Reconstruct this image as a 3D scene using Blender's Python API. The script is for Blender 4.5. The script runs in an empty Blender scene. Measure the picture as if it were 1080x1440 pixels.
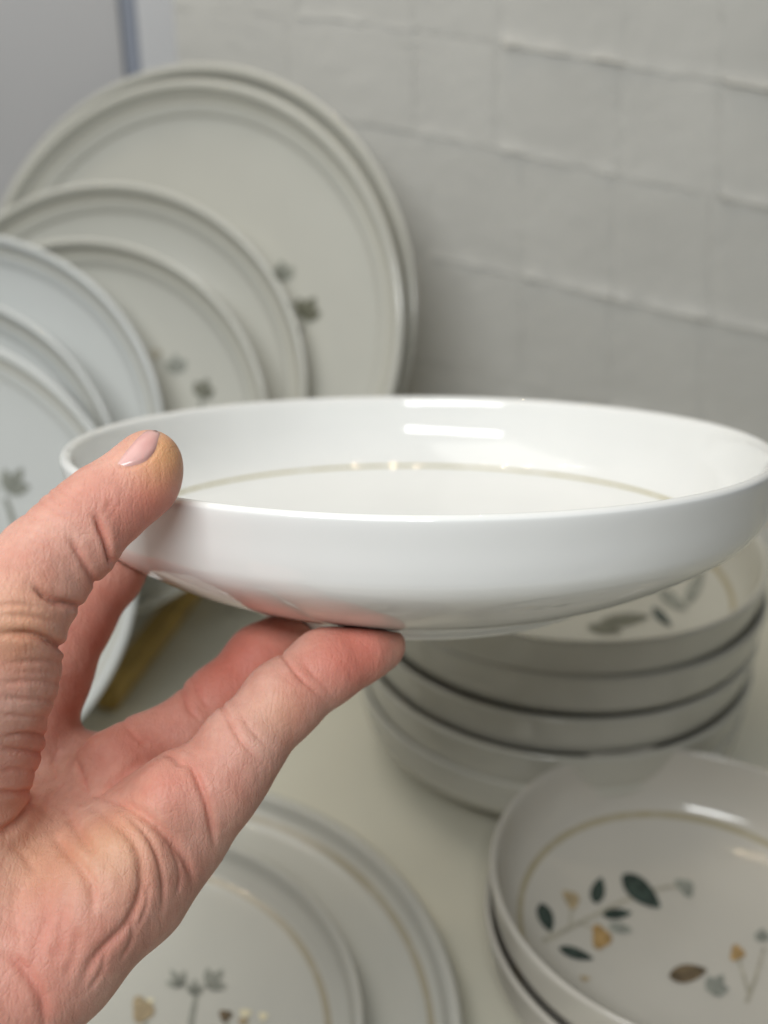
import bpy, bmesh, math, random
import numpy as np
from mathutils import Vector, Matrix
from mathutils.bvhtree import BVHTree

random.seed(7)
rng = np.random.default_rng(7)
S = bpy.context.scene
COL = S.collection

# ------------------------------------------------------------------ camera
FPX, CU, CV = 1500.0, 540.0, 720.0          # focal length in photo pixels, principal point
PITCH = math.radians(25)
H = 0.343                                    # camera height above the shelf
cam_d = bpy.data.cameras.new('camera')
cam = bpy.data.objects.new('camera', cam_d); COL.objects.link(cam)
cam.location = (0, 0, H)
cam.rotation_euler = (math.radians(90) - PITCH, 0, 0)
cam_d.sensor_fit = 'HORIZONTAL'
cam_d.sensor_width = 36
cam_d.lens = FPX / 1080 * 36
cam_d.clip_start = 0.01
cam_d.clip_end = 50
cam_d.dof.use_dof = True
cam_d.dof.focus_distance = 0.226
cam_d.dof.aperture_fstop = 12.2
S.camera = cam

# ------------------------------------------------------------------ world, lamps, exposure
W = bpy.data.worlds.new('World'); S.world = W; W.use_nodes = True
W.node_tree.nodes['Background'].inputs[0].default_value = (0.93, 0.96, 1.0, 1)
W.node_tree.nodes['Background'].inputs[1].default_value = 0.075

def area(name, loc, target, sx, sy, energy, color):
    d = bpy.data.lights.new(name, 'AREA'); d.shape = 'RECTANGLE'; d.size = sx; d.size_y = sy
    d.energy = energy; d.color = color
    o = bpy.data.objects.new(name, d); COL.objects.link(o); o.location = loc
    o.rotation_euler = (Vector(target) - Vector(loc)).to_track_quat('-Z', 'Y').to_euler()
    return o
area('shop_ceiling_lamp', (-0.165, -0.17, 0.64), (0.0, 0.25, 0.27), 0.46, 0.09, 3.4, (0.98, 1.0, 1.0))
area('overhead_fill_panel', (-0.36, 0.30, 1.02), (-0.24, 0.30, 0.0), 1.0, 0.56, 3.6, (1.0, 0.985, 0.95))  # added fill from above that brightens the shelf and plates
for i in range(9):                           # string of small warm lamps along the top of the wall
    d = bpy.data.lights.new('warm_lamp', 'POINT'); d.energy = 0.24; d.shadow_soft_size = 0.0040; d.color = (1.0, 0.80, 0.50)
    o = bpy.data.objects.new('warm_lamp', d); COL.objects.link(o)
    o.location = (-0.46 + 0.075 * i + 0.025 * math.sin(i * 2.3), 0.60 + 0.01 * math.cos(i * 2.9), 0.86 + 0.012 * math.cos(i * 1.7))

S.view_settings.view_transform = 'Standard'
S.view_settings.look = 'None'
S.view_settings.gamma = 1
S.view_settings.exposure = 0
S.view_settings.use_curve_mapping = False
S.render.engine = 'CYCLES'
S.cycles.use_denoising = True
S.cycles.max_bounces = 8

# ------------------------------------------------------------------ pixel <-> place
CP, SP = math.cos(PITCH), math.sin(PITCH)
CAM = Vector((0, 0, H))
def ray(u, v):
    x, y = (u - CU) / FPX, -(v - CV) / FPX
    return Vector((x, CP + y * SP, -SP + y * CP))        # depth 1 along the optical axis
def P(u, v, z):
    return CAM + ray(u, v) * z
def on_plane(u, v, p0, n):
    r = ray(u, v)
    return CAM + r * ((Vector(p0) - CAM).dot(n) / r.dot(n))

# ------------------------------------------------------------------ helpers
def link(name, me, mat=None, parent=None, smooth=True):
    o = bpy.data.objects.new(name, me); COL.objects.link(o)
    if mat: me.materials.append(mat)
    if parent: o.parent = parent
    if smooth and len(me.polygons):
        me.polygons.foreach_set('use_smooth', np.ones(len(me.polygons), bool))
    return o
def tag(o, label, cat, group=None):
    o['label'] = label; o['category'] = cat
    if group: o['group'] = group
    return o
def empty(name, loc=(0, 0, 0)):
    o = bpy.data.objects.new(name, None); COL.objects.link(o); o.location = loc
    o.empty_display_size = 0.01
    return o
def mesh(name, vs, fs):
    m = bpy.data.meshes.new(name); m.from_pydata([tuple(v) for v in vs], [], fs); m.update(); return m
def catmull(pts, n=5):
    pts = [np.array(p, float) for p in pts]
    out = []
    for i in range(len(pts) - 1):
        p0 = pts[max(i - 1, 0)]; p1 = pts[i]; p2 = pts[i + 1]; p3 = pts[min(i + 2, len(pts) - 1)]
        for k in range(n):
            t = k / n
            out.append(0.5 * ((2 * p1) + (-p0 + p2) * t + (2 * p0 - 5 * p1 + 4 * p2 - p3) * t * t + (-p0 + 3 * p1 - 3 * p2 + p3) * t ** 3))
    out.append(pts[-1])
    return out
def lathe(name, prof, segs=128, wob=0.0):
    vs, fs = [], []
    n = len(prof)
    ph = random.uniform(0, 6.28)
    for s in range(segs):
        a = 2 * math.pi * s / segs
        k = 1 + wob * math.cos(2 * a + ph) + wob * 0.6 * math.cos(3 * a + 2 * ph)
        for r, z in prof:
            r = max(r, 0.0) * k
            vs.append((r * math.cos(a), r * math.sin(a), z))
    for s in range(segs):
        t = (s + 1) % segs
        for i in range(n - 1):
            fs.append((s * n + i, t * n + i, t * n + i + 1, s * n + i + 1))
    m = mesh(name, vs, fs)
    bm = bmesh.new(); bm.from_mesh(m)
    bmesh.ops.remove_doubles(bm, verts=bm.verts, dist=1e-6)
    bmesh.ops.recalc_face_normals(bm, faces=bm.faces)
    bm.to_mesh(m); bm.free()
    return m

# ------------------------------------------------------------------ materials
def nodes(name):
    m = bpy.data.materials.new(name); m.use_nodes = True
    nt = m.node_tree; return m, nt, nt.nodes['Principled BSDF']
def N(nt, t, **kw):
    n = nt.nodes.new(t)
    for k, v in kw.items(): setattr(n, k, v)
    return n
def noise(nt, scale, detail=4, rough=0.5, coord='Object'):
    tc = N(nt, 'ShaderNodeTexCoord'); t = N(nt, 'ShaderNodeTexNoise')
    t.inputs['Scale'].default_value = scale; t.inputs['Detail'].default_value = detail
    t.inputs['Roughness'].default_value = rough
    nt.links.new(tc.outputs[coord], t.inputs['Vector'])
    return t.outputs['Fac']
def ramp(nt, fac, stops):
    r = N(nt, 'ShaderNodeValToRGB')
    el = r.color_ramp.elements
    el[0].position, el[0].color = stops[0][0], (*stops[0][1], 1)
    el[1].position, el[1].color = stops[-1][0], (*stops[-1][1], 1)
    for p, c in stops[1:-1]:
        e = el.new(p); e.color = (*c, 1)
    nt.links.new(fac, r.inputs['Fac']); return r.outputs['Color']
def bump(nt, fac, b, strength, dist):
    k = N(nt, 'ShaderNodeBump'); k.inputs['Strength'].default_value = strength; k.inputs['Distance'].default_value = dist
    nt.links.new(fac, k.inputs['Height'])
    old = b.inputs['Normal'].links
    if old: nt.links.new(old[0].from_socket, k.inputs['Normal'])
    nt.links.new(k.outputs['Normal'], b.inputs['Normal'])
def porcelain(name, col, ring=None, ring_col=(0.42, 0.36, 0.22), ringw=0.0006, rough=0.12):
    m, nt, b = nodes(name)
    c2 = tuple(x * 0.965 for x in col)
    base = ramp(nt, noise(nt, 22, 3), [(0.35, c2), (0.65, col)])
    if ring:
        tc = N(nt, 'ShaderNodeTexCoord')
        sx = N(nt, 'ShaderNodeSeparateXYZ'); nt.links.new(tc.outputs['Object'], sx.inputs[0])
        cx = N(nt, 'ShaderNodeCombineXYZ')
        nt.links.new(sx.outputs[0], cx.inputs[0]); nt.links.new(sx.outputs[1], cx.inputs[1])
        ln = N(nt, 'ShaderNodeVectorMath', operation='LENGTH'); nt.links.new(cx.outputs[0], ln.inputs[0])
        d = N(nt, 'ShaderNodeMath', operation='SUBTRACT'); nt.links.new(ln.outputs['Value'], d.inputs[0]); d.inputs[1].default_value = ring
        ab = N(nt, 'ShaderNodeMath', operation='ABSOLUTE'); nt.links.new(d.outputs[0], ab.inputs[0])
        mr = N(nt, 'ShaderNodeMapRange'); nt.links.new(ab.outputs[0], mr.inputs[0])
        mr.inputs[1].default_value = ringw; mr.inputs[2].default_value = ringw * 1.8
        mr.inputs[3].default_value = 1; mr.inputs[4].default_value = 0
        # only on the inner face (normal pointing up in the piece's own frame)
        nn = N(nt, 'ShaderNodeSeparateXYZ'); nt.links.new(tc.outputs['Normal'], nn.inputs[0])
        gt = N(nt, 'ShaderNodeMath', operation='GREATER_THAN'); nt.links.new(nn.outputs[2], gt.inputs[0]); gt.inputs[1].default_value = 0.05
        wear = N(nt, 'ShaderNodeMapRange'); nt.links.new(noise(nt, 160, 3), wear.inputs[0])
        wear.inputs[1].default_value = 0.25; wear.inputs[2].default_value = 0.5
        wear.inputs[3].default_value = 0.65; wear.inputs[4].default_value = 0.95
        mu = N(nt, 'ShaderNodeMath', operation='MULTIPLY'); nt.links.new(mr.outputs[0], mu.inputs[0]); nt.links.new(gt.outputs[0], mu.inputs[1])
        mu2 = N(nt, 'ShaderNodeMath', operation='MULTIPLY'); nt.links.new(mu.outputs[0], mu2.inputs[0]); nt.links.new(wear.outputs[0], mu2.inputs[1])
        mx = N(nt, 'ShaderNodeMix', data_type='RGBA')
        nt.links.new(mu2.outputs[0], mx.inputs['Factor']); nt.links.new(base, mx.inputs['A']); mx.inputs['B'].default_value = (*ring_col, 1)
        base = mx.outputs['Result']
    nt.links.new(base, b.inputs['Base Color'])
    b.inputs['Roughness'].default_value = rough
    b.inputs['IOR'].default_value = 1.52
    bump(nt, noise(nt, 60, 2), b, 0.08, 0.001)       # glaze ripple
    bump(nt, noise(nt, 900, 2), b, 0.03, 0.0003)     # orange peel
    return m
def plain(name, col, rough=0.5, var=0.12, scale=40, bmp=0.0):
    m, nt, b = nodes(name)
    nt.links.new(ramp(nt, noise(nt, scale, 5), [(0.3, tuple(c * (1 - var) for c in col)), (0.7, tuple(min(1, c * (1 + var)) for c in col))]), b.inputs['Base Color'])
    b.inputs['Roughness'].default_value = rough
    if bmp: bump(nt, noise(nt, scale * 8, 4), b, bmp, 0.002)
    return m

CHINA = (0.595, 0.592, 0.535)  # darker than the held glaze: weaker light further back is put into this colour
M_HELD = porcelain('held_bowl_glaze', (0.84, 0.845, 0.825), ring=0.0880, ring_col=(0.42, 0.37, 0.17), ringw=0.00036, rough=0.05)
M_WALL = plain('painted_plaster', (0.62, 0.615, 0.58), 0.75, 0.05, 9, 0.25)
M_BRICK = plain('painted_brick', (0.62, 0.615, 0.58), 0.6, 0.05, 14, 0.3)
M_PANEL = plain('grey_board', (0.50, 0.50, 0.51), 0.5, 0.03, 5, 0.05)
M_TRIM = plain('pale_trim', (0.62, 0.63, 0.65), 0.4, 0.03, 10)
M_STRIP = plain('blue_grey_strip', (0.30, 0.33, 0.40), 0.5, 0.1, 30)
M_SHELF = plain('cream_shelf', (0.72, 0.70, 0.59), 0.3, 0.04, 7, 0.02)
M_WOOD = plain('amber_bamboo', (0.56, 0.38, 0.11), 0.4, 0.25, 50, 0.1)
INK = {
    'green': plain('ink_dark_green', (0.045, 0.065, 0.055), 0.25, 0.5, 300),
    'sage': plain('ink_sage', (0.30, 0.31, 0.27), 0.25, 0.25, 300),
    'tan': plain('ink_tan', (0.42, 0.33, 0.20), 0.25, 0.25, 300),
    'ochre': plain('ink_ochre', (0.45, 0.29, 0.12), 0.25, 0.3, 300),
    'brown': plain('ink_brown', (0.14, 0.10, 0.055), 0.25, 0.5, 300),
    'stem': plain('ink_stem', (0.45, 0.42, 0.34), 0.25, 0.2, 300),
    'moss': plain('ink_moss', (0.17, 0.17, 0.125), 0.3, 0.3, 300),
    'glint': plain('painted_glint', (0.85, 0.78, 0.55), 0.2, 0.1, 300),  # small white glints on the top lying plate, painted as pale spots
}

# ------------------------------------------------------------------ setting: shelf, brick wall, side panel
def box(name, lo, hi, mat, parent=None, bev=0.0):
    bm = bmesh.new(); bmesh.ops.create_cube(bm, size=1)
    for v in bm.verts:
        v.co = Vector([lo[i] + (v.co[i] + 0.5) * (hi[i] - lo[i]) for i in range(3)])
    if bev: bmesh.ops.bevel(bm, geom=bm.edges[:], offset=bev, segments=2, affect='EDGES')
    m = bpy.data.meshes.new(name); bm.to_mesh(m); bm.free()
    return link(name, m, mat, parent, smooth=False)

shelf = box('shelf', (-0.75, -0.05, -0.03), (0.75, 0.98, 0.0), M_SHELF, bev=0.002)
shelf['kind'] = 'structure'

WYAW = math.radians(12)
WDIR = Vector((math.cos(WYAW), -math.sin(WYAW), 0))       # along the wall to the right
WN = Vector((-math.sin(WYAW), -math.cos(WYAW), 0))        # towards the room
W0 = Vector((0, 0.70, 0))
def wall_uv(u, v):
    p = on_plane(u, v, W0, WN) - W0
    return p.dot(WDIR), p.z
def wall_pt(a, z, out=0.0):
    return W0 + WDIR * a + Vector((0, 0, z)) + WN * out
a_c = wall_uv(240, 40)[0]                                   # corner with the side panel
wall = empty('wall'); wall['kind'] = 'structure'
wv = [wall_pt(a, z, o) for o in (0, -0.06) for a, z in ((a_c - 0.01, 0.0), (0.62, 0.0), (0.62, 0.75), (a_c - 0.01, 0.75))]
link('plaster', mesh('plaster', wv, [(0, 1, 2, 3), (5, 4, 7, 6), (0, 4, 5, 1), (1, 5, 6, 2), (2, 6, 7, 3), (3, 7, 4, 0)]), M_WALL, wall, smooth=False)

# courses of bricks: joint lines and head joints read off the photograph and laid on the wall
def course_y(k, u):                 # y of bed joint k at column u
    base = [(-95, 0.13), (64, 0.175), (214, 0.215), (386, 0.232), (540, 0.24), (700, 0.25)]
    y0, s = base[k]
    bend = -0.00022 * max(0, 720 - u) ** 2 * -1 * 0.6
    return y0 + s * (u - 720) + bend
LIP = {(0, 705): .0045, (0, 880): .0022, (0, 1015): .0055, (0, 420): .0016, (1, 583): .0014, (1, 697): .0026, (1, 872): .0012, (1, 1012): .0055,
       (2, 602): .0022, (2, 735): .0036, (2, 862): .0042, (2, 998): .0034, (3, 858): .0035, (3, 985): .002}
heads = [[240, 420, 580, 705, 880, 1015, 1300, 1500], [240, 405, 583, 697, 872, 1012, 1190, 1350, 1500],
         [240, 430, 602, 735, 862, 998, 1150, 1300, 1500], [240, 380, 560, 735, 858, 985, 1140, 1320, 1500],
         [240, 450, 640, 800, 930, 1085, 1240, 1500]]
def brick_mesh(corners, thick, tilt, lip):
    # corners: wall coords (a, z) going round, thick: proud amount, tilt: extra at the top edge
    c = np.array(corners); mid = c.mean(0)
    bm = bmesh.new()
    nu, nv = 16, 22
    ph = rng.uniform(0, 6.28, 2)
    grid = {}
    for j in range(nv + 1):
        for i in range(nu + 1):
            s, t = i / nu, j / nv
            q = (c[0] * (1 - s) + c[1] * s) * (1 - t) + (c[3] * (1 - s) + c[2] * s) * t
            q = q + rng.normal(0, 0.0007, 2) * (0.4 if 0 < i < nu and 0 < j < nv else 1)
            e = min(s, 1 - s, t, 1 - t)
            wave = 0.65 + 0.35 * math.sin(s * 5.5 + ph[0]) * math.sin(s * 11 + ph[1])
            o = thick + tilt * (1 - t) + lip * wave * math.exp(-t / 0.045) - 0.0003 * max(0, 0.05 - e) / 0.05 + rng.normal(0, 0.00008)
            grid[i, j] = bm.verts.new(wall_pt(q[0], q[1], max(o, 0.0008)))
    for j in range(nv):
        for i in range(nu):
            bm.faces.new((grid[i, j], grid[i + 1, j], grid[i + 1, j + 1], grid[i, j + 1]))
    rim = [grid[i, 0] for i in range(nu)] + [grid[nu, j] for j in range(nv)] + [grid[i, nv] for i in range(nu, 0, -1)] + [grid[0, j] for j in range(nv, 0, -1)]
    back = []
    for v in rim:
        d = (v.co - W0).dot(WN)
        back.append(bm.verts.new(v.co - WN * (d + 0.001)))
    for i in range(len(rim)):
        k = (i + 1) % len(rim)
        bm.faces.new((rim[k], rim[i], back[i], back[k]))
    for i in range(len(rim)):
        e = bm.edges.get((rim[i], rim[(i + 1) % len(rim)]))
        if e: e.smooth = False
    bmesh.ops.recalc_face_normals(bm, faces=bm.faces)
    m = bpy.data.meshes.new('brick'); bm.to_mesh(m); bm.free()
    return m
for k in range(5):
    for i in range(len(heads[k]) - 1):
        u0, u1 = heads[k][i] + (0.25 if i else 1), heads[k][i + 1] - 0.25
        g = 0.4
        px = [(u0, course_y(k + 1, u0) - g), (u1, course_y(k + 1, u1) - g), (u1, course_y(k, u1) + g), (u0, course_y(k, u0) + g)]
        cs = [wall_uv(*q) for q in px]
        link('brick', brick_mesh(cs, random.uniform(0.0008, 0.0013), random.uniform(-0.0004, 0.0006), LIP.get((k, heads[k][i]), 0.0005)), M_BRICK, wall)

# side panel: pale corner post, narrow blue-grey strip, grey board running forward to the left
pdir = Vector((-0.98, -0.19, 0)).normalized(); pn = Vector((0.19, -0.98, 0)).normalized()
pc = wall_pt(a_c, 0)
panel = empty('side_panel'); panel['kind'] = 'structure'
def slab(name, s0, s1, o0, o1, mat, z1=0.75):
    vs = [pc + pdir * s + pn * o + Vector((0, 0, z)) for z in (0.0005, z1) for s, o in ((s0, o0), (s1, o0), (s1, o1), (s0, o1))]
    m = mesh(name, vs, [(0, 1, 2, 3), (7, 6, 5, 4), (0, 4, 5, 1), (1, 5, 6, 2), (2, 6, 7, 3), (3, 7, 4, 0)])
    bm = bmesh.new(); bm.from_mesh(m); bmesh.ops.recalc_face_normals(bm, faces=bm.faces)
    bmesh.ops.bevel(bm, geom=bm.edges[:], offset=0.0012, segments=2, affect='EDGES'); bm.to_mesh(m); bm.free()
    return link(name, m, mat, panel, smooth=False)
slab('corner_post', -0.004, 0.020, -0.02, 0.002, M_TRIM)
slab('narrow_strip', 0.0205, 0.030, -0.02, -0.004, M_STRIP)
slab('board', 0.0305, 0.62, -0.02, 0.0, M_PANEL)

# ------------------------------------------------------------------ crockery profiles (r, z), foot ring first, round to the centre
def bowl_profile(R, h, n=5):
    k, q = R / 0.1, h / 0.041
    p = [(0.0, 0.0022), (0.048, 0.0022), (0.0505, 0.0006), (0.052, 0.0), (0.0545, 0.0), (0.0562, 0.0012), (0.058, 0.0034),
         (0.067, 0.0066), (0.078, 0.0113), (0.0875, 0.0166), (0.0938, 0.0212), (0.0968, 0.0248), (0.0980, 0.0285), (0.0989, 0.0340),
         (0.0998, 0.0392), (0.0996, 0.0406), (0.0984, 0.0412), (0.0971, 0.0406), (0.0963, 0.0390), (0.0952, 0.0340),
         (0.0936, 0.0280), (0.0906, 0.0222), (0.0862, 0.0178), (0.080, 0.0146), (0.066, 0.0112), (0.045, 0.0088), (0.02, 0.0078), (0.0, 0.0076)]
    return catmull([(r * k, z * q) for r, z in p], n)
def plate_profile(R, h=0.020, n=5, step=True):
    k, q = R / 0.135, h / 0.020
    band = [(0.1255, 0.0122), (0.1222, 0.0117), (0.1192, 0.0100), (0.1165, 0.0080)] if step else [(0.1240, 0.0114), (0.1180, 0.0090)]
    p = [(0.0, 0.0016), (0.082, 0.0016), (0.0845, 0.0), (0.088, 0.0), (0.0905, 0.0018), (0.100, 0.0044), (0.1150, 0.0072), (0.1265, 0.0105),
         (0.1325, 0.0145), (0.1348, 0.0180), (0.1350, 0.0196), (0.1336, 0.0206), (0.1312, 0.0201), (0.1298, 0.0176), (0.1284, 0.0142),
         *band, (0.100, 0.0066), (0.07, 0.0058), (0.03, 0.0054), (0.0, 0.0053)]
    return catmull([(r * k, z * q) for r, z in p], n)
def inner_height(prof):
    top = max(range(len(prof)), key=lambda i: prof[i][1])
    rs = np.array([p[0] for p in prof[top:]])[::-1]; zs = np.array([p[1] for p in prof[top:]])[::-1]
    o = np.argsort(rs)
    return lambda r: float(np.interp(r, rs[o], zs[o]))

# flat print on the glaze: thin pieces laid on the inner face of a bowl or plate
def outline(kind, c, L, Wd, ang):
    out = []
    ca, sa = math.cos(math.radians(ang)), math.sin(math.radians(ang))
    n = 20
    for i in range(n):
        t = 2 * math.pi * i / n
        x = math.cos(t)
        if kind == 'leaf': y = math.sin(t) * (0.55 + 0.45 * abs(math.sin(t))) * (1 - 0.25 * x)
        elif kind == 'bud':
            k = 1 + 0.18 * math.cos(3 * t + 1); x *= k; y = math.sin(t) * k
        elif kind == 'fan':
            x, y = math.cos(t) * (0.75 + 0.25 * math.cos(5 * t)), math.sin(t) * (0.45 + 0.55 * (x + 1) / 2)
        else: y = math.sin(t)
        px, py = x * L / 2, y * Wd / 2
        out.append((c[0] + px * ca + py * sa, c[1] - px * sa + py * ca))
    return out
def fans(specs):
    out = []
    for kd, c, L, w, a, ink in specs:
        if kd != 'fan': out.append((kd, c, L, w, a, ink)); continue
        for da, k in ((-48, 0.8), (0, 1.0), (44, 0.85)):
            t = math.radians(a + da)
            out.append(('leaf', (c[0] + math.cos(t) * L * 0.28 * k, c[1] - math.sin(t) * L * 0.28 * k), L * 0.68 * k, w * 0.40, a + da, ink))
    return out
def strip(pts, w):
    pts = catmull(pts, 5)
    a, b = [], []
    for i, p in enumerate(pts):
        d = np.array(pts[min(i + 1, len(pts) - 1)]) - np.array(pts[max(i - 1, 0)])
        d = d / (np.linalg.norm(d) + 1e-9); nrm = np.array([-d[1], d[0]])
        ww = w * (1.0 - 0.4 * i / len(pts))
        a.append(tuple(p + nrm * ww / 2)); b.append(tuple(p - nrm * ww / 2))
    return a + b[::-1]
def put_print(owner, prof_h, floor_z, poly, ink, name):
    M = owner.matrix_world; Mi = M.inverted()
    n = (M.to_3x3() @ Vector((0, 0, 1))).normalized()
    p0 = M @ Vector((0, 0, floor_z))
    loc = [Mi @ on_plane(u, v, p0, n) for u, v in poly]
    bm = bmesh.new()
    f = bm.faces.new([bm.verts.new((p.x, p.y, 0)) for p in loc])
    bmesh.ops.triangulate(bm, faces=[f])
    if name != 'printed_stem':
        bmesh.ops.subdivide_edges(bm, edges=bm.edges[:], cuts=2, use_grid_fill=True)
    for v in bm.verts:
        v.co.z = prof_h(math.hypot(v.co.x, v.co.y)) + (0.00035 if name == 'printed_stem' else 0.00055)
    bmesh.ops.recalc_face_normals(bm, faces=bm.faces)
    if sum(f.normal.z for f in bm.faces) < 0:
        bmesh.ops.reverse_faces(bm, faces=bm.faces)
    m = bpy.data.meshes.new(name); bm.to_mesh(m); bm.free()
    return link(name, m, INK[ink], owner)

# ------------------------------------------------------------------ held bowl
BT = math.radians(11.9)                                      # the hand tips the far side down
bf = Vector((0, math.cos(BT), -math.sin(BT))); bn = Vector((0, math.sin(BT), math.cos(BT)))
rim_c = CAM + bf * 0.315 - bn * 0.0506 + Vector((0.0099, 0, 0))
HB_H = 0.0435
HB_P = bowl_profile(0.1026, HB_H, 6)
HB_M = Matrix.Translation(rim_c - bn * HB_H) @ Matrix.Rotation(-BT, 4, 'X')
held = link('held_bowl', lathe('held_bowl', HB_P, 192), M_HELD)
held.matrix_world = HB_M
tag(held, 'glossy white shallow bowl with a fine gold line inside, held up in the hand', 'bowl')

# ------------------------------------------------------------------ stack of five bowls
GB = 'bowls nested in a stack beside the wall'
sx, sy = 0.084, 0.453
RS = 0.095
zs = 0.0
words = ['at the bottom of the stack, resting on the shelf', 'second from the bottom of the five-bowl stack',
         'in the middle of the five-bowl stack', 'second from the top of the five-bowl stack', 'on top of the stack, with leaf prints inside']
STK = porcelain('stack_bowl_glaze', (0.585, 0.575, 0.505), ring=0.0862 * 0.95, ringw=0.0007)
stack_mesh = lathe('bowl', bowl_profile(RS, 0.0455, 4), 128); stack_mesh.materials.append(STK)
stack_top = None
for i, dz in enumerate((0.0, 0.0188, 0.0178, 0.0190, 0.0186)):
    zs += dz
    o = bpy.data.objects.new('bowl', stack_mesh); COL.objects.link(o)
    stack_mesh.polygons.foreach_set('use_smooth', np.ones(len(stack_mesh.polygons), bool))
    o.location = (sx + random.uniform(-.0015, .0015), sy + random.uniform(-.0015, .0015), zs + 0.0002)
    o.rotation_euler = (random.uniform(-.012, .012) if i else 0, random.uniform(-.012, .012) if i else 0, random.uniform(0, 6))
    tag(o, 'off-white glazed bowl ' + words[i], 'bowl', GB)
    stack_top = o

# ------------------------------------------------------------------ two small bowls in front
GS = 'two small nested bowls on the shelf'
R2 = 0.0745
c2 = on_plane(975, 1228, (0, 0, 0.0615), Vector((0, 0, 1)))
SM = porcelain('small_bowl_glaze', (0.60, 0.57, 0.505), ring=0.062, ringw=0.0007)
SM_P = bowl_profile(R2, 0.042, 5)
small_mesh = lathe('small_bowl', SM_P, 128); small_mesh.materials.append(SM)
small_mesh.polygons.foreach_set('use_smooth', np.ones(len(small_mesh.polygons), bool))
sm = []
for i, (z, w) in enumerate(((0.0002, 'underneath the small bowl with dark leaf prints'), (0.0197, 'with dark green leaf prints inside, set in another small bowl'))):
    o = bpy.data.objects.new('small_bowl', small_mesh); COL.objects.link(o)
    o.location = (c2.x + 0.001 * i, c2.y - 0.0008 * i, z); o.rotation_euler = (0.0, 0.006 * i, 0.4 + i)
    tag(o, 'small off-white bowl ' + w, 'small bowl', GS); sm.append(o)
bpy.context.view_layer.update()
small_h = inner_height(SM_P)
fz = 0.0095 * 42 / 41
leafs = [('leaf', (902, 1252), 68, 30, -38, 'green'), ('leaf', (841, 1253), 36, 20, 75, 'green'), ('leaf', (868, 1283), 42, 15, 5, 'green'),
         ('leaf', (767, 1299), 40, 23, -70, 'green'), ('leaf', (810, 1344), 50, 17, -12, 'green'), ('bud', (803, 1268), 26, 20, 130, 'tan'),
         ('bud', (845, 1317), 34, 27, 100, 'ochre'), ('bud', (964, 1246), 30, 18, 140, 'sage'), ('leaf', (873, 1303), 34, 15, -10, 'sage'),
         ('leaf', (968, 1365), 54, 26, 10, 'brown'), ('fan', (1003, 1392), 46, 44, 60, 'sage'), ('bud', (1037, 1337), 22, 20, 90, 'ochre'),
         ('fan', (1072, 1320), 26, 30, 90, 'sage'), ('bud', (822, 1380), 14, 8, 0, 'tan')]
for kd, c, L, w, a, ink in fans(leafs):
    put_print(sm[1], small_h, fz, outline(kd, c, L, w, a), ink, 'printed_leaf')
for pts, w in (([(762, 1334), (800, 1308), (838, 1285), (870, 1268), (925, 1248), (955, 1244)], 7), ([(800, 1308), (803, 1290), (803, 1272)], 5),
               ([(815, 1298), (835, 1305), (845, 1312)], 4), ([(776, 1325), (770, 1312), (768, 1304)], 5), ([(1050, 1408), (1064, 1370), (1075, 1330)], 7),
               ([(1054, 1396), (1046, 1368), (1038, 1342)], 6)):
    put_print(sm[1], small_h, fz, strip(pts, w), 'stem', 'printed_stem')
# prints inside the top bowl of the stack
st_h = inner_height(bowl_profile(RS, 0.0455, 4))
for kd, c, L, w, a, ink in [('leaf', (878, 872), 70, 18, 5, 'moss'), ('leaf', (945, 850), 50, 16, -40, 'sage'), ('leaf', (975, 838), 46, 18, 60, 'sage'),
                            ('leaf', (850, 885), 50, 14, -10, 'moss'), ('leaf', (930, 872), 40, 12, -50, 'green'), ('leaf', (1052, 815), 44, 12, -70, 'tan')]:
    put_print(stack_top, st_h, 0.0095, outline(kd, c, L, w, a), ink, 'printed_leaf')

# ------------------------------------------------------------------ two flat plates lying in front
def lying_plate(u, v, z_face, R, base_z, ring, label, h=0.02):
    c = on_plane(u, v, (0, 0, z_face), Vector((0, 0, 1)))
    pr = plate_profile(R, h, 5, False)
    o = link('plate', lathe('plate', pr, 160), porcelain('plate_glaze', CHINA, ring=ring, ring_col=(0.43, 0.38, 0.27), ringw=0.0009))
    o.location = (c.x, c.y, base_z); tag(o, label, 'plate', 'two plates lying one on the other')
    return o, pr
big, big_p = lying_plate(112, 1440, 0.018, 0.136, 0.0002, 0.1255, 'large off-white plate lying flat on the shelf under a smaller plate', 0.018)
topp, top_p = lying_plate(100, 1444, 0.027, 0.101, 0.0066, 0.0885, 'smaller off-white plate with flower prints, lying on a larger flat plate', 0.019)
bpy.context.view_layer.update()
tp_h = inner_height(top_p)
for kd, c, L, w, a, ink in fans([('fan', (255, 1386), 44, 26, 125, 'sage'), ('fan', (294, 1388), 50, 34, 50, 'sage'), ('fan', (274, 1398), 34, 26, 90, 'sage'),
                            ('bud', (200, 1420), 36, 30, 100, 'tan'), ('bud', (196, 1410), 14, 10, 20, 'glint'), ('bud', (210, 1409), 12, 10, 20, 'glint'),
                            ('bud', (317, 1429), 18, 16, 0, 'brown'), ('bud', (370, 1431), 12, 12, 0, 'glint'), ('bud', (345, 1426), 16, 12, 0, 'glint'), ('bud', (342, 1438), 14, 10, 0, 'tan')]):
    put_print(topp, tp_h, 0.0056, outline(kd, c, L, w, a), ink, 'blossom_or_glint')
for pts, w in (([(266, 1470), (270, 1430), (276, 1400)], 10), ([(206, 1470), (206, 1445), (203, 1425)], 6), ([(320, 1470), (320, 1450), (318, 1432)], 5)):
    put_print(topp, tp_h, 0.0056, strip(pts, w), 'sage', 'printed_stem')

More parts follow.
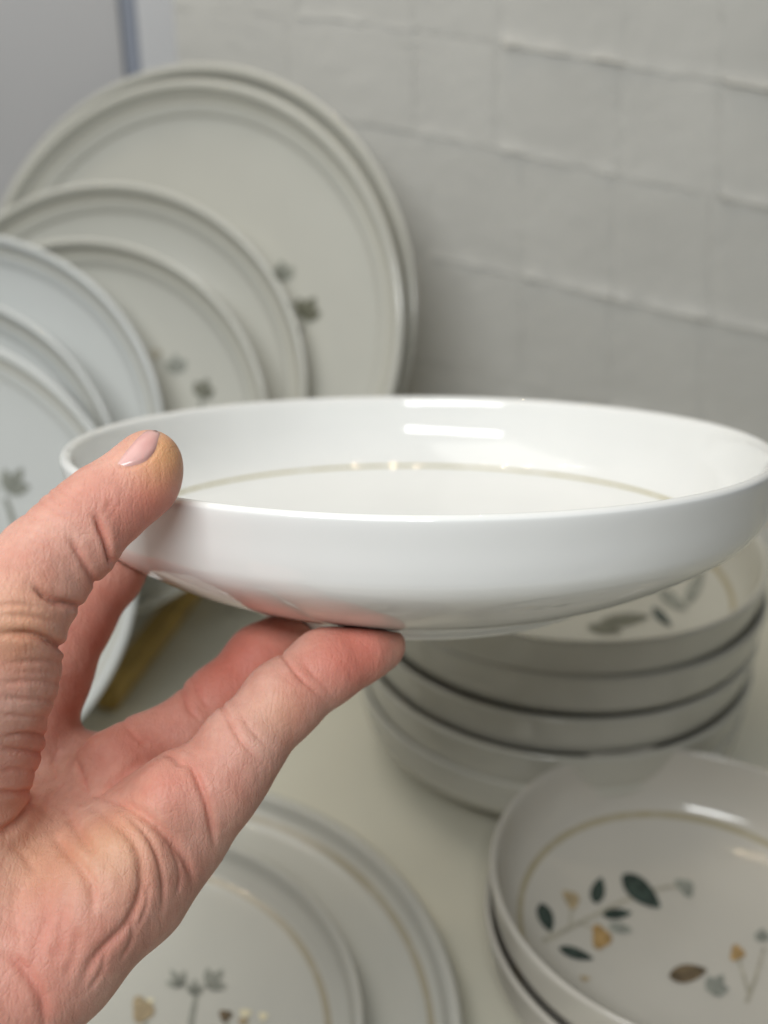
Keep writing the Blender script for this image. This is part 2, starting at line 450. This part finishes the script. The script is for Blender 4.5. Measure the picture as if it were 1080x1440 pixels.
# ------------------------------------------------------------------ plates standing in the rack
def rack_plate(u, v, z, rpx, yaw, tilt, label, ring=0.93, h=0.02, col=None):
    c = P(u, v, z); R = rpx / FPX * z
    n = Vector((math.sin(yaw) * math.cos(tilt), -math.cos(yaw) * math.cos(tilt), math.sin(tilt)))
    q = n.to_track_quat('Z', 'Y')
    pr = plate_profile(R, h, 5)
    o = link('plate', lathe('plate', pr, 160), porcelain('rack_plate_glaze', col or CHINA, ring=R * ring if ring else None, ring_col=(0.5, 0.48, 0.40), ringw=0.0006))
    o.matrix_world = Matrix.Translation(c - n * h * 0.9) @ q.to_matrix().to_4x4()
    tag(o, label, 'plate', 'plates standing in the rack'); o['R'] = R
    low = c.z - R * math.cos(tilt)
    print('PLATE', [round(x, 3) for x in c], 'R', round(R, 4), 'low', round(low, 4))
    return o, pr
D = math.radians
GL = 'off-white plate standing in the rack, '
plates = [
    rack_plate(256, 446, 0.640, 345, D(-20), D(20), 'largest off-white plate standing upright right against the brick wall'),
    rack_plate(244, 463, 0.612, 340, D(-20), D(20), 'large off-white plate with brown flower prints, standing just before the rearmost plate'),
    rack_plate(150, 545, 0.588, 284, D(-4), D(22), 'medium off-white plate standing in front of the two largest plates'),
    rack_plate(115, 606, 0.566, 267, D(-4), D(22), 'medium off-white plate with dark flower prints, standing between two unprinted plates'),
    rack_plate(-55, 617, 0.548, 288, D(0), D(22), 'white upright plate with a thick bright rim, third counted from the foremost rack plate', col=(0.655, 0.675, 0.66)),
    rack_plate(-108, 692, 0.524, 283, D(0), D(22), 'white upright plate directly behind the foremost rack plate', col=(0.655, 0.675, 0.66)),
    rack_plate(-137, 792, 0.497, 333, D(0), D(22), 'white upright plate with a grey-green sprig print, foremost in the rack', col=(0.655, 0.675, 0.66)),
]
bpy.context.view_layer.update()
def prints(k, specs, stems=()):
    o, pr = plates[k]; hf = inner_height(pr)
    for kd, c, L, w, a, ink in fans(specs): put_print(o, hf, 0.0056, outline(kd, c, L, w, a), ink, 'blossom_or_glint')
    for pts, w, ink in stems: put_print(o, hf, 0.0056, strip(pts, w), ink, 'printed_stem')
prints(1, [('fan', (400, 392), 42, 40, 100, 'sage'), ('fan', (428, 445), 50, 48, 60, 'moss'), ('bud', (405, 430), 18, 16, 0, 'sage')], [([(425, 560), (420, 500), (425, 455)], 7, 'sage')])
prints(3, [('fan', (250, 522), 40, 36, 100, 'sage'), ('fan', (284, 556), 40, 40, 70, 'moss'), ('bud', (219, 498), 16, 14, 0, 'stem')], [([(285, 640), (283, 600), (284, 560)], 7, 'sage')])
prints(6, [('fan', (14, 690), 60, 46, 60, 'sage'), ('fan', (-15, 700), 50, 40, 130, 'sage')], [([(22, 800), (20, 740), (8, 700)], 10, 'sage')])

# bamboo rack under the standing plates: two rails, cross bars between the plates
ra = on_plane(242, 834, (0, 0, 0.02), Vector((0, 0, 1)))
rb = on_plane(132, 972, (0, 0, 0.02), Vector((0, 0, 1)))
rd = (rb - ra).normalized(); rs = Vector((-rd.y, rd.x, 0))
if rs.x > 0: rs = -rs
rack = empty('plate_rack', (ra.x, ra.y, 0))
def bar(name, p, q, w, h):
    d = (q - p).normalized(); s = Vector((-d.y, d.x, 0)) * w / 2; up = Vector((0, 0, h / 2))
    vs = [c + sg * s + t * up - rack.location for c in (p, q) for sg, t in ((-1, -1), (1, -1), (1, 1), (-1, 1))]
    m = mesh(name, vs, [(0, 1, 2, 3), (7, 6, 5, 4), (0, 4, 5, 1), (1, 5, 6, 2), (2, 6, 7, 3), (3, 7, 4, 0)])
    bm = bmesh.new(); bm.from_mesh(m); bmesh.ops.recalc_face_normals(bm, faces=bm.faces)
    bmesh.ops.bevel(bm, geom=bm.edges[:], offset=0.0015, segments=2, affect='EDGES'); bm.to_mesh(m); bm.free()
    return link(name, m, M_WOOD, rack, smooth=False)
z5 = Vector((0, 0, -0.0125))
bar('rail', ra + z5 - rd * 0.06, rb + z5 - rd * 0.01, 0.012, 0.0145)
bar('rail', ra + z5 - rd * 0.06 + rs * 0.09, rb + z5 - rd * 0.01 + rs * 0.09, 0.012, 0.0145)
tag(rack, 'low amber bamboo rack with two rails under the standing plates', 'plate rack')

# ------------------------------------------------------------------ the hand: one skin grown from tapered bones (signed distance field)
def bones(chain):
    out = []
    for a, b in zip(chain[:-1], chain[1:]):
        out.append((np.array(P(*a[:3])), np.array(P(*b[:3])), a[3] / FPX * a[2], b[3] / FPX * b[2]))
    return out
THUMB = [(-62, 1150, .224, 88), (-40, 1040, .220, 92), (-22, 945, .214, 98), (10, 862, .212, 80), (60, 792, .2165, 63), (112, 740, .2205, 57), (155, 706, .2235, 55), (190, 678, .2265, 44), (210, 647, .228, 42)]
INDEX = [(30, 1190, .256, 66), (45, 1040, .268, 56), (66, 945, .270, 59), (100, 868, .276, 56), (148, 802, .283, 51), (182, 770, .293, 40)]
MIDDLE = [(90, 1180, .248, 70), (115, 1090, .268, 54), (190, 1066, .282, 44), (272, 1030, .291, 42), (322, 982, .296, 41), (382, 922, .301, 40), (425, 892, .305, 36)]
RING = [(140, 1190, .244, 70), (165, 1085, .256, 56), (205, 1054, .262, 46), (258, 1030, .266, 45), (305, 985, .272, 44), (365, 925, .279, 43), (415, 890, .284, 38)]
PINKY = [(215, 1180, .240, 76), (262, 1120, .2385, 62), (302, 1108, .2385, 57), (337, 1054, .2425, 57), (398, 985, .2485, 53), (458, 938, .2545, 50), (512, 912, .2595, 43), (540, 908, .262, 30)]
PALM = [[(228, 1140, .240, 60), (164, 1240, .232, 86), (70, 1342, .224, 94), (-25, 1436, .214, 96), (-160, 1600, .198, 130), (-300, 1760, .185, 170)],
        [(140, 1170, .247, 72), (40, 1270, .234, 100), (-60, 1400, .222, 120)],
        [(60, 1110, .272, 54), (10, 1210, .243, 84), (-60, 1300, .228, 110)],
        [(-60, 1130, .226, 86), (-70, 1300, .222, 110), (-130, 1480, .208, 130)],
        [(-40, 1020, .268, 66), (20, 1120, .270, 60)],
        [(178, 1205, .2250, 46), (125, 1285, .2215, 56), (72, 1345, .2190, 58)],
        [(322, 1092, .2430, 50), (262, 1172, .2405, 52), (200, 1248, .2345, 52)],
        [(-300, 1500, .200, 150), (-300, 1760, .185, 170)]]
PADS = [((232, 1122), .2312, 36), ((126, 780), .2180, 26), ((80, 826), .2160, 26), ((205, 674), .2262, 41)]
def sd_cone(p, a, b, ra_, rb_):
    ba = b - a; l2 = ba @ ba
    t = np.clip(((p - a) @ ba) / l2, 0, 1)
    return np.linalg.norm(p - a - t[..., None] * ba, axis=-1) - (ra_ + (rb_ - ra_) * t)
def smin(a, b, k):
    h = np.clip(0.5 + 0.5 * (b - a) / k, 0, 1)
    return b + (a - b) * h - k * h * (1 - h)
# lookup table for the bowl's section so that the skin gives way where it presses the bowl
_poly = np.array([(p[0], p[1]) for p in catmull([q for q in HB_P], 1)])
_gr = np.arange(0, 0.125, 0.0005); _gz = np.arange(-0.03, 0.075, 0.0005)
_G = np.stack(np.meshgrid(_gr, _gz, indexing='ij'), -1)
_d = np.full(_G.shape[:2], 1e9); _in = np.zeros(_G.shape[:2], bool)
_pl = np.vstack([_poly, _poly[:1]])
for i in range(len(_pl) - 1):
    a, b = _pl[i], _pl[i + 1]; ba = b - a
    l2 = ba @ ba
    if l2 > 1e-14:
        if not (a[0] < 1e-6 and b[0] < 1e-6):
            t = np.clip(((_G - a) @ ba) / l2, 0, 1)
            _d = np.minimum(_d, np.linalg.norm(_G - a - t[..., None] * ba, axis=-1))
    if (a[1] > b[1]) != (b[1] > a[1]) or True:
        cond = (a[1] > _G[..., 1]) != (b[1] > _G[..., 1])
        if a[1] != b[1]:
            xi = (b[0] - a[0]) * (_G[..., 1] - a[1]) / (b[1] - a[1]) + a[0]
            _in ^= cond & (_G[..., 0] < xi)
_tab = np.where(_in, -_d, _d)
_inv = np.array(HB_M.inverted())
def sd_bowl(p):
    q = p @ _inv[:3, :3].T + _inv[:3, 3]
    r = np.hypot(q[..., 0], q[..., 1])
    fi = np.clip(r / 0.0005, 0, len(_gr) - 1.001); fj = np.clip((q[..., 2] + 0.03) / 0.0005, 0, len(_gz) - 1.001)
    i, j = fi.astype(int), fj.astype(int); s, t = fi - i, fj - j
    return (_tab[i, j] * (1 - s) * (1 - t) + _tab[i + 1, j] * s * (1 - t) + _tab[i, j + 1] * (1 - s) * t + _tab[i + 1, j + 1] * s * t)
def limb(p, chain, k=0.004):
    d = None
    for a, b, r0, r1 in bones(chain):
        e = sd_cone(p, a, b, r0, r1)
        d = e if d is None else smin(d, e, k)
    return d
def sd_hand(p):
    palm = None
    for c in PALM:
        e = limb(p, c, 0.006)
        palm = e if palm is None else smin(palm, e, 0.010)
    d = palm
    for c, k in ((INDEX, 0.006), (MIDDLE, 0.0045), (RING, 0.004), (PINKY, 0.0042), (THUMB, 0.0045)):
        d = smin(d, limb(p, c), k)
    for (u, v), z, r in PADS:
        d = smin(d, np.linalg.norm(p - np.array(P(u, v, z)), axis=-1) - r / FPX * z, 0.006)
    g = sd_bowl(p) - 0.00015
    k = 0.0012                                    # smooth subtraction of the bowl
    h = np.clip(0.5 - 0.5 * (d + g) / k, 0, 1)
    return d * (1 - h) + (-g) * h + k * h * (1 - h)

STEP = 0.0009
allp = np.array([np.array(P(*q[:3])) for c in [THUMB, INDEX, MIDDLE, RING, PINKY] + PALM for q in c])
rad = 0.014
lo = allp.min(0) - rad - 0.012; hi = allp.max(0) + rad + 0.012
# coarse pass to find the active blocks, fine pass only there
B = 8
nb = np.ceil((hi - lo) / (STEP * B)).astype(int)
cc = np.stack(np.meshgrid(*[np.arange(n) for n in nb], indexing='ij'), -1)
cd = sd_hand(lo + (cc + 0.5) * STEP * B)
act = np.abs(cd) < STEP * B * 1.25
F = np.full(tuple(nb * B + 1), 1.0, np.float32)
sgn = np.where(cd < 0, -1.0, 1.0)
F[:-1, :-1, :-1] = np.repeat(np.repeat(np.repeat(sgn, B, 0), B, 1), B, 2)
off = np.stack(np.meshgrid(*[np.arange(B + 1)] * 3, indexing='ij'), -1).reshape(-1, 3)
blocks = cc[act]
for s in range(0, len(blocks), 600):
    idx = (blocks[s:s + 600, None, :] * B + off[None]).reshape(-1, 3)
    F[idx[:, 0], idx[:, 1], idx[:, 2]] = sd_hand(lo + idx * STEP)
# surface nets
def surface_nets(F):
    ins = F < 0
    nx, ny, nz = F.shape
    cnt = np.zeros((nx - 1, ny - 1, nz - 1), np.int8)
    for dx in (0, 1):
        for dy in (0, 1):
            for dz in (0, 1):
                cnt += ins[dx:nx - 1 + dx, dy:ny - 1 + dy, dz:nz - 1 + dz]
    cells = np.argwhere((cnt > 0) & (cnt < 8))
    vid = np.full(cnt.shape, -1, np.int64); vid[tuple(cells.T)] = np.arange(len(cells))
    acc = np.zeros((len(cells), 3)); num = np.zeros(len(cells))
    cor = [(0, 0, 0), (1, 0, 0), (0, 1, 0), (0, 0, 1), (1, 1, 0), (1, 0, 1), (0, 1, 1), (1, 1, 1)]
    for i in range(8):
        for j in range(i + 1, 8):
            a, b = np.array(cor[i]), np.array(cor[j])
            if np.abs(a - b).sum() != 1: continue
            fa = F[tuple((cells + a).T)].astype(float); fb = F[tuple((cells + b).T)].astype(float)
            m = (fa < 0) != (fb < 0)
            t = fa[m] / (fa[m] - fb[m])
            acc[m] += a + t[:, None] * (b - a); num[m] += 1
    V = cells + acc / num[:, None]
    quads = []
    for ax in range(3):
        sl0 = [slice(None)] * 3; sl1 = [slice(None)] * 3
        sl0[ax] = slice(0, -1); sl1[ax] = slice(1, None)
        e = np.argwhere(ins[tuple(sl0)] != ins[tuple(sl1)])
        b, c = (ax + 1) % 3, (ax + 2) % 3
        ok = (e[:, b] > 0) & (e[:, c] > 0) & (e[:, b] < F.shape[b] - 1) & (e[:, c] < F.shape[c] - 1)
        e = e[ok]
        flip = ins[tuple(e.T)]
        db = np.zeros(3, int); db[b] = 1; dc = np.zeros(3, int); dc[c] = 1
        q = np.stack([vid[tuple((e - db - dc).T)], vid[tuple((e - dc).T)], vid[tuple(e.T)], vid[tuple((e - db).T)]], 1)
        q[~flip] = q[~flip][:, ::-1]
        quads.append(q)
    return V, np.vstack(quads)
V, Q = surface_nets(F)
V = lo + V * STEP
Q = Q[(Q >= 0).all(1)]
for _ in range(3):                                # settle the vertices on the exact surface
    f0 = sd_hand(V); e = 0.0003
    g = np.stack([sd_hand(V + np.eye(3)[k] * e) - f0 for k in range(3)], 1) / e
    g /= np.linalg.norm(g, axis=1)[:, None] + 1e-9
    V = V - g * np.clip(f0, -0.0006, 0.0006)[:, None]
def make(V, Q, name):
    m = bpy.data.meshes.new(name)
    m.vertices.add(len(V)); m.vertices.foreach_set('co', V.astype(np.float32).ravel())
    m.loops.add(Q.size); m.loops.foreach_set('vertex_index', Q.astype(np.int32).ravel())
    m.polygons.add(len(Q)); m.polygons.foreach_set('loop_start', np.arange(0, Q.size, 4, dtype=np.int32))
    m.update(calc_edges=True); m.validate(); return m
hm = make(V, Q, 'hand')
# one subdivision for finer creases
tmp = bpy.data.objects.new('tmp', hm); COL.objects.link(tmp)
md = tmp.modifiers.new('s', 'SUBSURF'); md.levels = 1; md.subdivision_type = 'CATMULL_CLARK'
hm2 = bpy.data.meshes.new_from_object(tmp.evaluated_get(bpy.context.evaluated_depsgraph_get()))
bpy.data.objects.remove(tmp); hm2.name = 'hand'
nV = len(hm2.vertices)
V = np.empty(nV * 3, np.float32); hm2.vertices.foreach_get('co', V); V = V.reshape(-1, 3).astype(float)
NR = np.empty(nV * 3, np.float32); hm2.vertices.foreach_get('normal', NR); NR = NR.reshape(-1, 3).astype(float)
bvh = BVHTree.FromPolygons([tuple(v) for v in np.array(V)], [tuple(p.vertices) for p in hm2.polygons])
def cast(u, v):
    d = ray(u, v).normalized()
    h = bvh.ray_cast(CAM, d)
    return None if h[0] is None else np.array(h[0])
# creases: (photo points, depth mm, width mm)
CRE = [   # last item: which ends run on round the silhouette ('a' first point, 'b' last point)
    ([(262, 1068), (276, 1090), (289, 1125), (297, 1160), (303, 1194)], 1.3, 0.7, ''),
    ([(207, 1066), (175, 1088), (145, 1112), (128, 1120)], 0.9, 1.2, ''),
    ([(207, 1066), (237, 1060), (262, 1080)], 0.8, 1.1, ''),
    ([(128, 1116), (175, 1130), (219, 1160), (250, 1192), (267, 1222), (272, 1246)], 1.2, 1.0, ''),
    ([(92, 1133), (106, 1160), (124, 1190), (140, 1198)], 1.0, 1.1, ''),
    ([(72, 1165), (85, 1185), (108, 1212), (127, 1238), (131, 1262), (129, 1290)], 1.2, 1.2, ''),
    ([(120, 1128), (160, 1155), (190, 1186), (200, 1222), (198, 1258), (178, 1300), (140, 1340), (121, 1370), (113, 1398)], 1.1, 1.1, ''),
    ([(170, 1140), (205, 1172), (222, 1204), (230, 1244), (228, 1286)], 0.9, 0.7, ''),
    ([(236, 1182), (250, 1212), (253, 1240), (246, 1262)], 0.6, 0.7, ''),
    ([(210, 1240), (206, 1275), (192, 1310)], 0.5, 0.6, ''),
    ([(188, 1290), (186, 1320), (170, 1352)], 0.6, 0.8, ''),
    ([(150, 1330), (143, 1365), (122, 1398)], 0.5, 0.7, ''),
    ([(0, 1334), (22, 1350), (40, 1370), (56, 1396), (64, 1424), (62, 1450)], 1.1, 1.1, ''),
    ([(60, 1240), (66, 1290), (52, 1330), (50, 1370)], 0.55, 1.5, ''),
    ([(90, 1260), (88, 1310), (78, 1360)], 0.55, 1.4, ''),
    ([(30, 1230), (20, 1280), (26, 1320)], 0.5, 1.5, ''),
    ([(110, 1300), (106, 1340), (92, 1380)], 0.45, 1.0, ''),
    ([(10, 1190), (34, 1202), (52, 1232)], 0.5, 1.0, ''),
    ([(150, 1200), (146, 1240), (152, 1275)], 0.35, 1.2, ''),
    ([(100, 1050), (112, 1085), (124, 1116)], 0.9, 0.8, ''),
    ([(62, 1150), (70, 1120), (92, 1098)], 0.8, 1.0, ''),
    ([(80, 1100), (76, 1075), (84, 1050)], 0.6, 0.8, ''),
    # thumb
    ([(93, 849), (80, 846), (62, 836), (46, 822)], 2.2, 0.75, 'a'),
    ([(76, 905), (56, 896), (30, 892), (-10, 892)], 2.1, 0.75, 'a'),
    ([(84, 880), (50, 868), (0, 866)], 0.55, 0.55, ''), ([(60, 858), (30, 850), (-5, 852)], 0.5, 0.55, ''),
    ([(152, 773), (148, 757), (140, 738), (132, 722)], 1.9, 0.65, 'a'), ([(164, 656), (178, 657), (192, 654), (208, 646), (219, 634), (227, 616)], 0.45, 0.5, ''),
    ([(128, 808), (118, 790), (107, 770), (97, 756)], 1.1, 0.7, 'a'),
    ([(80, 930), (50, 930), (0, 934)], 0.5, 0.55, 'a'), ([(80, 945), (50, 946), (20, 944)], 0.3, 0.5, ''), ([(80, 960), (40, 958), (-5, 962)], 0.5, 0.55, 'a'),
    ([(74, 985), (40, 984), (0, 980)], 0.6, 0.55, 'a'), ([(66, 1008), (30, 1008), (0, 1004)], 0.5, 0.55, 'a'),
    ([(58, 1034), (35, 1032), (5, 1036)], 1.0, 0.6, 'a'), ([(50, 1058), (25, 1056), (0, 1052)], 0.9, 0.6, 'a'),
    ([(44, 1085), (20, 1082), (0, 1084)], 0.5, 0.6, 'a'), ([(38, 1114), (18, 1116), (-4, 1112)], 1.1, 0.7, 'a'),
    ([(40, 1136), (28, 1154), (12, 1166), (-8, 1172)], 2.0, 1.2, 'a'),
    ([(66, 692), (78, 705), (104, 712)], 0.45, 0.5, 'a'), ([(54, 708), (80, 722), (110, 728)], 0.4, 0.5, 'a'),
    ([(78, 686), (95, 695), (116, 704)], 0.3, 0.5, 'a'), ([(38, 724), (60, 730), (92, 736)], 0.35, 0.5, 'a'), ([(28, 742), (50, 748), (78, 752)], 0.3, 0.5, ''),
    ([(90, 682), (104, 690), (124, 694)], 0.25, 0.5, ''), ([(40, 760), (60, 764), (84, 770)], 0.25, 0.5, ''),
    ([(160, 700), (150, 716), (144, 728)], 0.25, 0.5, ''), ([(170, 704), (160, 720), (152, 734)], 0.22, 0.5, ''),
    # little finger
    ([(404, 930), (420, 950), (432, 962), (462, 990)], 0.75, 0.55, 'a'), ([(424, 926), (438, 946), (456, 964), (470, 980)], 0.35, 0.5, ''),
    ([(318, 1004), (332, 1030), (346, 1050), (378, 1080)], 0.8, 0.55, 'a'), ([(336, 998), (350, 1022), (366, 1040), (384, 1056)], 0.35, 0.5, ''),
    ([(480, 930), (492, 945), (500, 960)], 0.15, 0.6, ''),
    # ring finger
    ([(262, 983), (268, 1000), (284, 1014)], 0.8, 0.7, 'a'), ([(278, 968), (286, 985), (296, 996)], 0.5, 0.6, 'a'),
    ([(180, 1022), (196, 1040), (225, 1050)], 0.5, 0.8, 'a'),
]
disp = np.zeros(nV); shade = np.zeros(nV)
for pts, dep, wid, wrap in CRE:
    if 'a' in wrap: pts = [tuple(np.array(pts[0]) + (np.array(pts[0]) - np.array(pts[1])) / np.linalg.norm(np.array(pts[0]) - np.array(pts[1])) * 16)] + pts
    if 'b' in wrap: pts = pts + [tuple(np.array(pts[-1]) + (np.array(pts[-1]) - np.array(pts[-2])) / np.linalg.norm(np.array(pts[-1]) - np.array(pts[-2])) * 16)]
    dense = catmull(pts, 8)
    c3 = [cast(float(q[0]), float(q[1])) for q in dense]
    mid = len(c3) // 2
    if c3[mid] is None: continue
    run = [c3[mid]]
    for seq, front in ((c3[mid + 1:], False), (c3[:mid][::-1], True)):
        for c in seq:
            last = run[0] if front else run[-1]
            if c is None or np.linalg.norm(c - last) > 0.0045: break
            run = [c] + run if front else run + [c]
    c3 = run
    if len(c3) < 3: continue
    vd = lambda q: (q - np.array(CAM)) / np.linalg.norm(q - np.array(CAM))
    lead = [c3[0] + vd(c3[0]) * e for e in (0.008, 0.006, 0.004, 0.002)] if 'a' in wrap else []
    trail = [c3[-1] + vd(c3[-1]) * e for e in (0.002, 0.004, 0.006, 0.008)] if 'b' in wrap else []
    c3 = np.array(lead + c3 + trail)
    near = np.where(((V > c3.min(0) - 0.008) & (V < c3.max(0) + 0.008)).all(1))[0]
    if not len(near): continue
    best = np.full(len(near), 1e9); tt = np.zeros(len(near))
    for i in range(len(c3) - 1):
        a, b = c3[i], c3[i + 1]; ba = b - a; l2 = ba @ ba
        if l2 > 0.008 ** 2 or l2 < 1e-14: continue
        t = np.clip(((V[near] - a) @ ba) / l2, 0, 1)
        dd = np.linalg.norm(V[near] - a - t[:, None] * ba, axis=1)
        m = dd < best
        best[m] = dd[m]; tt[m] = (i + t[m]) / (len(c3) - 1)
    w = wid * 0.001
    taper = np.clip(np.minimum(tt if 'a' not in wrap else tt * 0 + 1, 1 - tt if 'b' not in wrap else tt * 0 + 1) * 4, 0.1, 1)
    prof = -np.exp(-(best / w) ** 2) + (0.13 if dep > 0.75 else 0.06) * np.exp(-((best - 2.6 * w) / (1.5 * w)) ** 2)
    disp[near] += prof * dep * 0.001 * 0.68 * taper
V2 = V + NR * disp[:, None]
g = sd_bowl(V2)                                   # creases and bulges stay outside the bowl
push = np.where((g < 0.0001) & (g > -0.004), 0.0001 - g, 0)
V2 = V2 - NR * push[:, None]
hm2.vertices.foreach_set('co', V2.astype(np.float32).ravel()); hm2.update()
# natural skin tint: redder finger pads and creases of the palm, yellower thumb tip
tint = hm2.attributes.new('flush', 'FLOAT', 'POINT'); yel = hm2.attributes.new('sallow', 'FLOAT', 'POINT')
fl = np.zeros(nV); ye = np.zeros(nV)
def blob(arr, u, v, r, amt):
    c = cast(u, v)
    if c is None: return
    arr += amt * np.exp(-(np.linalg.norm(V2 - c, axis=1) / r) ** 2)
for u, v, r, a in [(520, 915, .008, .3), (380, 905, .010, .5), (300, 960, .010, .4), (500, 925, .010, 1.0), (440, 945, .007, .4), (232, 680, .008, .75), (200, 720, .008, .5), (170, 745, .007, .3), (235, 1115, .009, .6), (40, 1300, .010, .2),
                   (330, 930, .012, .8), (200, 1010, .014, .45), (130, 870, .016, .5), (80, 1380, .012, .2), (10, 1410, .012, .25), (60, 1060, .010, .7), (160, 1060, .012, .4)]:
    blob(fl, u, v, r, a)
for u, v, r, a in [(240, 630, .006, 1.0), (215, 660, .005, .5), (160, 1190, .009, .5), (20, 880, .008, .5), (390, 1000, .006, .25), (40, 1200, .012, .4)]:
    blob(ye, u, v, r, a)
fl += np.clip(-disp / 0.0006, 0, 1) * 0.35
tint.data.foreach_set('value', np.clip(fl, 0, 1.2).astype(np.float32)); yel.data.foreach_set('value', np.clip(ye, 0, 1).astype(np.float32))

mS, nt, b = nodes('skin')
c0 = ramp(nt, noise(nt, 70, 4, 0.6), [(0.30, (0.58, 0.265, 0.20)), (0.5, (0.645, 0.34, 0.265)), (0.72, (0.71, 0.42, 0.335))])
c1 = ramp(nt, noise(nt, 300, 3, 0.6), [(0.35, (0.92, 0.90, 0.90)), (0.65, (1, 1, 1))])
mul = N(nt, 'ShaderNodeMix', data_type='RGBA', blend_type='MULTIPLY'); mul.inputs['Factor'].default_value = 1
nt.links.new(c0, mul.inputs['A']); nt.links.new(c1, mul.inputs['B'])
cur = mul.outputs['Result']
for att, colr, amt in (('flush', (0.66, 0.19, 0.14), 0.6), ('sallow', (0.66, 0.37, 0.15), 0.65)):
    at = N(nt, 'ShaderNodeAttribute', attribute_name=att)
    k = N(nt, 'ShaderNodeMath', operation='MULTIPLY'); nt.links.new(at.outputs['Fac'], k.inputs[0]); k.inputs[1].default_value = amt
    mx = N(nt, 'ShaderNodeMix', data_type='RGBA'); nt.links.new(k.outputs[0], mx.inputs['Factor'])
    nt.links.new(cur, mx.inputs['A']); mx.inputs['B'].default_value = (*colr, 1); cur = mx.outputs['Result']
nt.links.new(cur, b.inputs['Base Color'])
b.inputs['Subsurface Weight'].default_value = 0.3
b.inputs['Subsurface Radius'].default_value = (1.0, 0.32, 0.16)
b.inputs['Subsurface Scale'].default_value = 0.0022
b.inputs['Roughness'].default_value = 0.52
b.inputs['Specular IOR Level'].default_value = 0.35
# fine skin lines
tc = N(nt, 'ShaderNodeTexCoord')
vo = N(nt, 'ShaderNodeTexVoronoi', feature='DISTANCE_TO_EDGE'); vo.inputs['Scale'].default_value = 1300
mp = N(nt, 'ShaderNodeMapping'); mp.inputs['Rotation'].default_value = (0.3, 0.5, 0.7); mp.inputs['Scale'].default_value = (1, 0.55, 1)
nt.links.new(tc.outputs['Object'], mp.inputs[0]); nt.links.new(mp.outputs[0], vo.inputs['Vector'])
st = N(nt, 'ShaderNodeTexNoise'); st.inputs['Scale'].default_value = 1.0; st.inputs['Detail'].default_value = 5; st.inputs['Distortion'].default_value = 0.6
m2 = N(nt, 'ShaderNodeMapping'); m2.inputs['Rotation'].default_value = (0.0, math.radians(-35), 0.0); m2.inputs['Scale'].default_value = (700, 300, 130)
nt.links.new(tc.outputs['Object'], m2.inputs[0]); nt.links.new(m2.outputs[0], st.inputs['Vector'])
bump(nt, st.outputs['Fac'], b, 0.5, 0.0005)
v2 = N(nt, 'ShaderNodeTexVoronoi', feature='DISTANCE_TO_EDGE'); v2.inputs['Scale'].default_value = 420
m3 = N(nt, 'ShaderNodeMapping'); m3.inputs['Rotation'].default_value = (0.2, math.radians(40), 0.1); m3.inputs['Scale'].default_value = (1.0, 0.8, 0.38)
ds = N(nt, 'ShaderNodeTexNoise'); ds.inputs['Scale'].default_value = 180
nt.links.new(tc.outputs['Object'], ds.inputs['Vector'])
va = N(nt, 'ShaderNodeVectorMath', operation='MULTIPLY_ADD'); nt.links.new(ds.outputs['Color'], va.inputs[0]); va.inputs[1].default_value = (0.003, 0.003, 0.003)
nt.links.new(tc.outputs['Object'], va.inputs[2]); nt.links.new(va.outputs[0], m3.inputs[0]); nt.links.new(m3.outputs[0], v2.inputs['Vector'])
cl = N(nt, 'ShaderNodeMapRange'); nt.links.new(v2.outputs['Distance'], cl.inputs[0]); cl.inputs[1].default_value = 0.0; cl.inputs[2].default_value = 0.09
bump(nt, cl.outputs[0], b, 0.20, 0.00022)
bump(nt, noise(nt, 260, 4, 0.6), b, 0.22, 0.0006)
bump(nt, vo.outputs['Distance'], b, 0.45, 0.0002)
bump(nt, noise(nt, 1800, 3, 0.6), b, 0.15, 0.00010)
hand = link('hand', hm2, mS)
tag(hand, 'bare left hand pinching the held bowl, thumb over its rim and fingers beneath', 'hand')
print('HAND verts', nV)

# thumb nail: a thin curved plate on the back of the thumb tip
mN, nt, b = nodes('nail')
nt.links.new(ramp(nt, noise(nt, 120, 2), [(0.3, (0.62, 0.335, 0.31)), (0.7, (0.70, 0.43, 0.395))]), b.inputs['Base Color'])
b.inputs['Roughness'].default_value = 0.22; b.inputs['Subsurface Weight'].default_value = 0.2
b.inputs['Subsurface Radius'].default_value = (1, .4, .3); b.inputs['Subsurface Scale'].default_value = 0.002
NAILPX = [(163, 654), (176, 657), (191, 655), (208, 647), (219, 634), (224, 618), (228, 604), (222, 600), (208, 603), (194, 614), (180, 630), (169, 644)]
nb_ = BVHTree.FromPolygons([tuple(v) for v in V2], [tuple(p.vertices) for p in hm2.polygons])
op = np.array(catmull(NAILPX + NAILPX[:1], 4))[:-1]
cen = op.mean(0)
vs, fs = [], []
RG = 10
for k in range(RG + 1):
    t = k / RG
    for q in (op if k else op[:1]):
        uv = cen + (q - cen) * t
        h = nb_.ray_cast(CAM, ray(float(uv[0]), float(uv[1])).normalized())
        if h[0] is None or (h[0] - CAM).length > 0.26:
            h = nb_.find_nearest(P(float(uv[0]), float(uv[1]), 0.226))
        lift = 0.0006 * (1 - t ** 3) - 0.0001
        vs.append(h[0] + h[1] * lift)
n = len(op)
for i in range(n):
    fs.append((0, 1 + i, 1 + (i + 1) % n))
for k in range(1, RG):
    for i in range(n):
        j = (i + 1) % n; a, c = 1 + (k - 1) * n, 1 + k * n
        fs.append((a + i, c + i, c + j, a + j))
nm = mesh('thumb_nail', vs, fs)
nail = link('thumb_nail', nm, mN, hand)
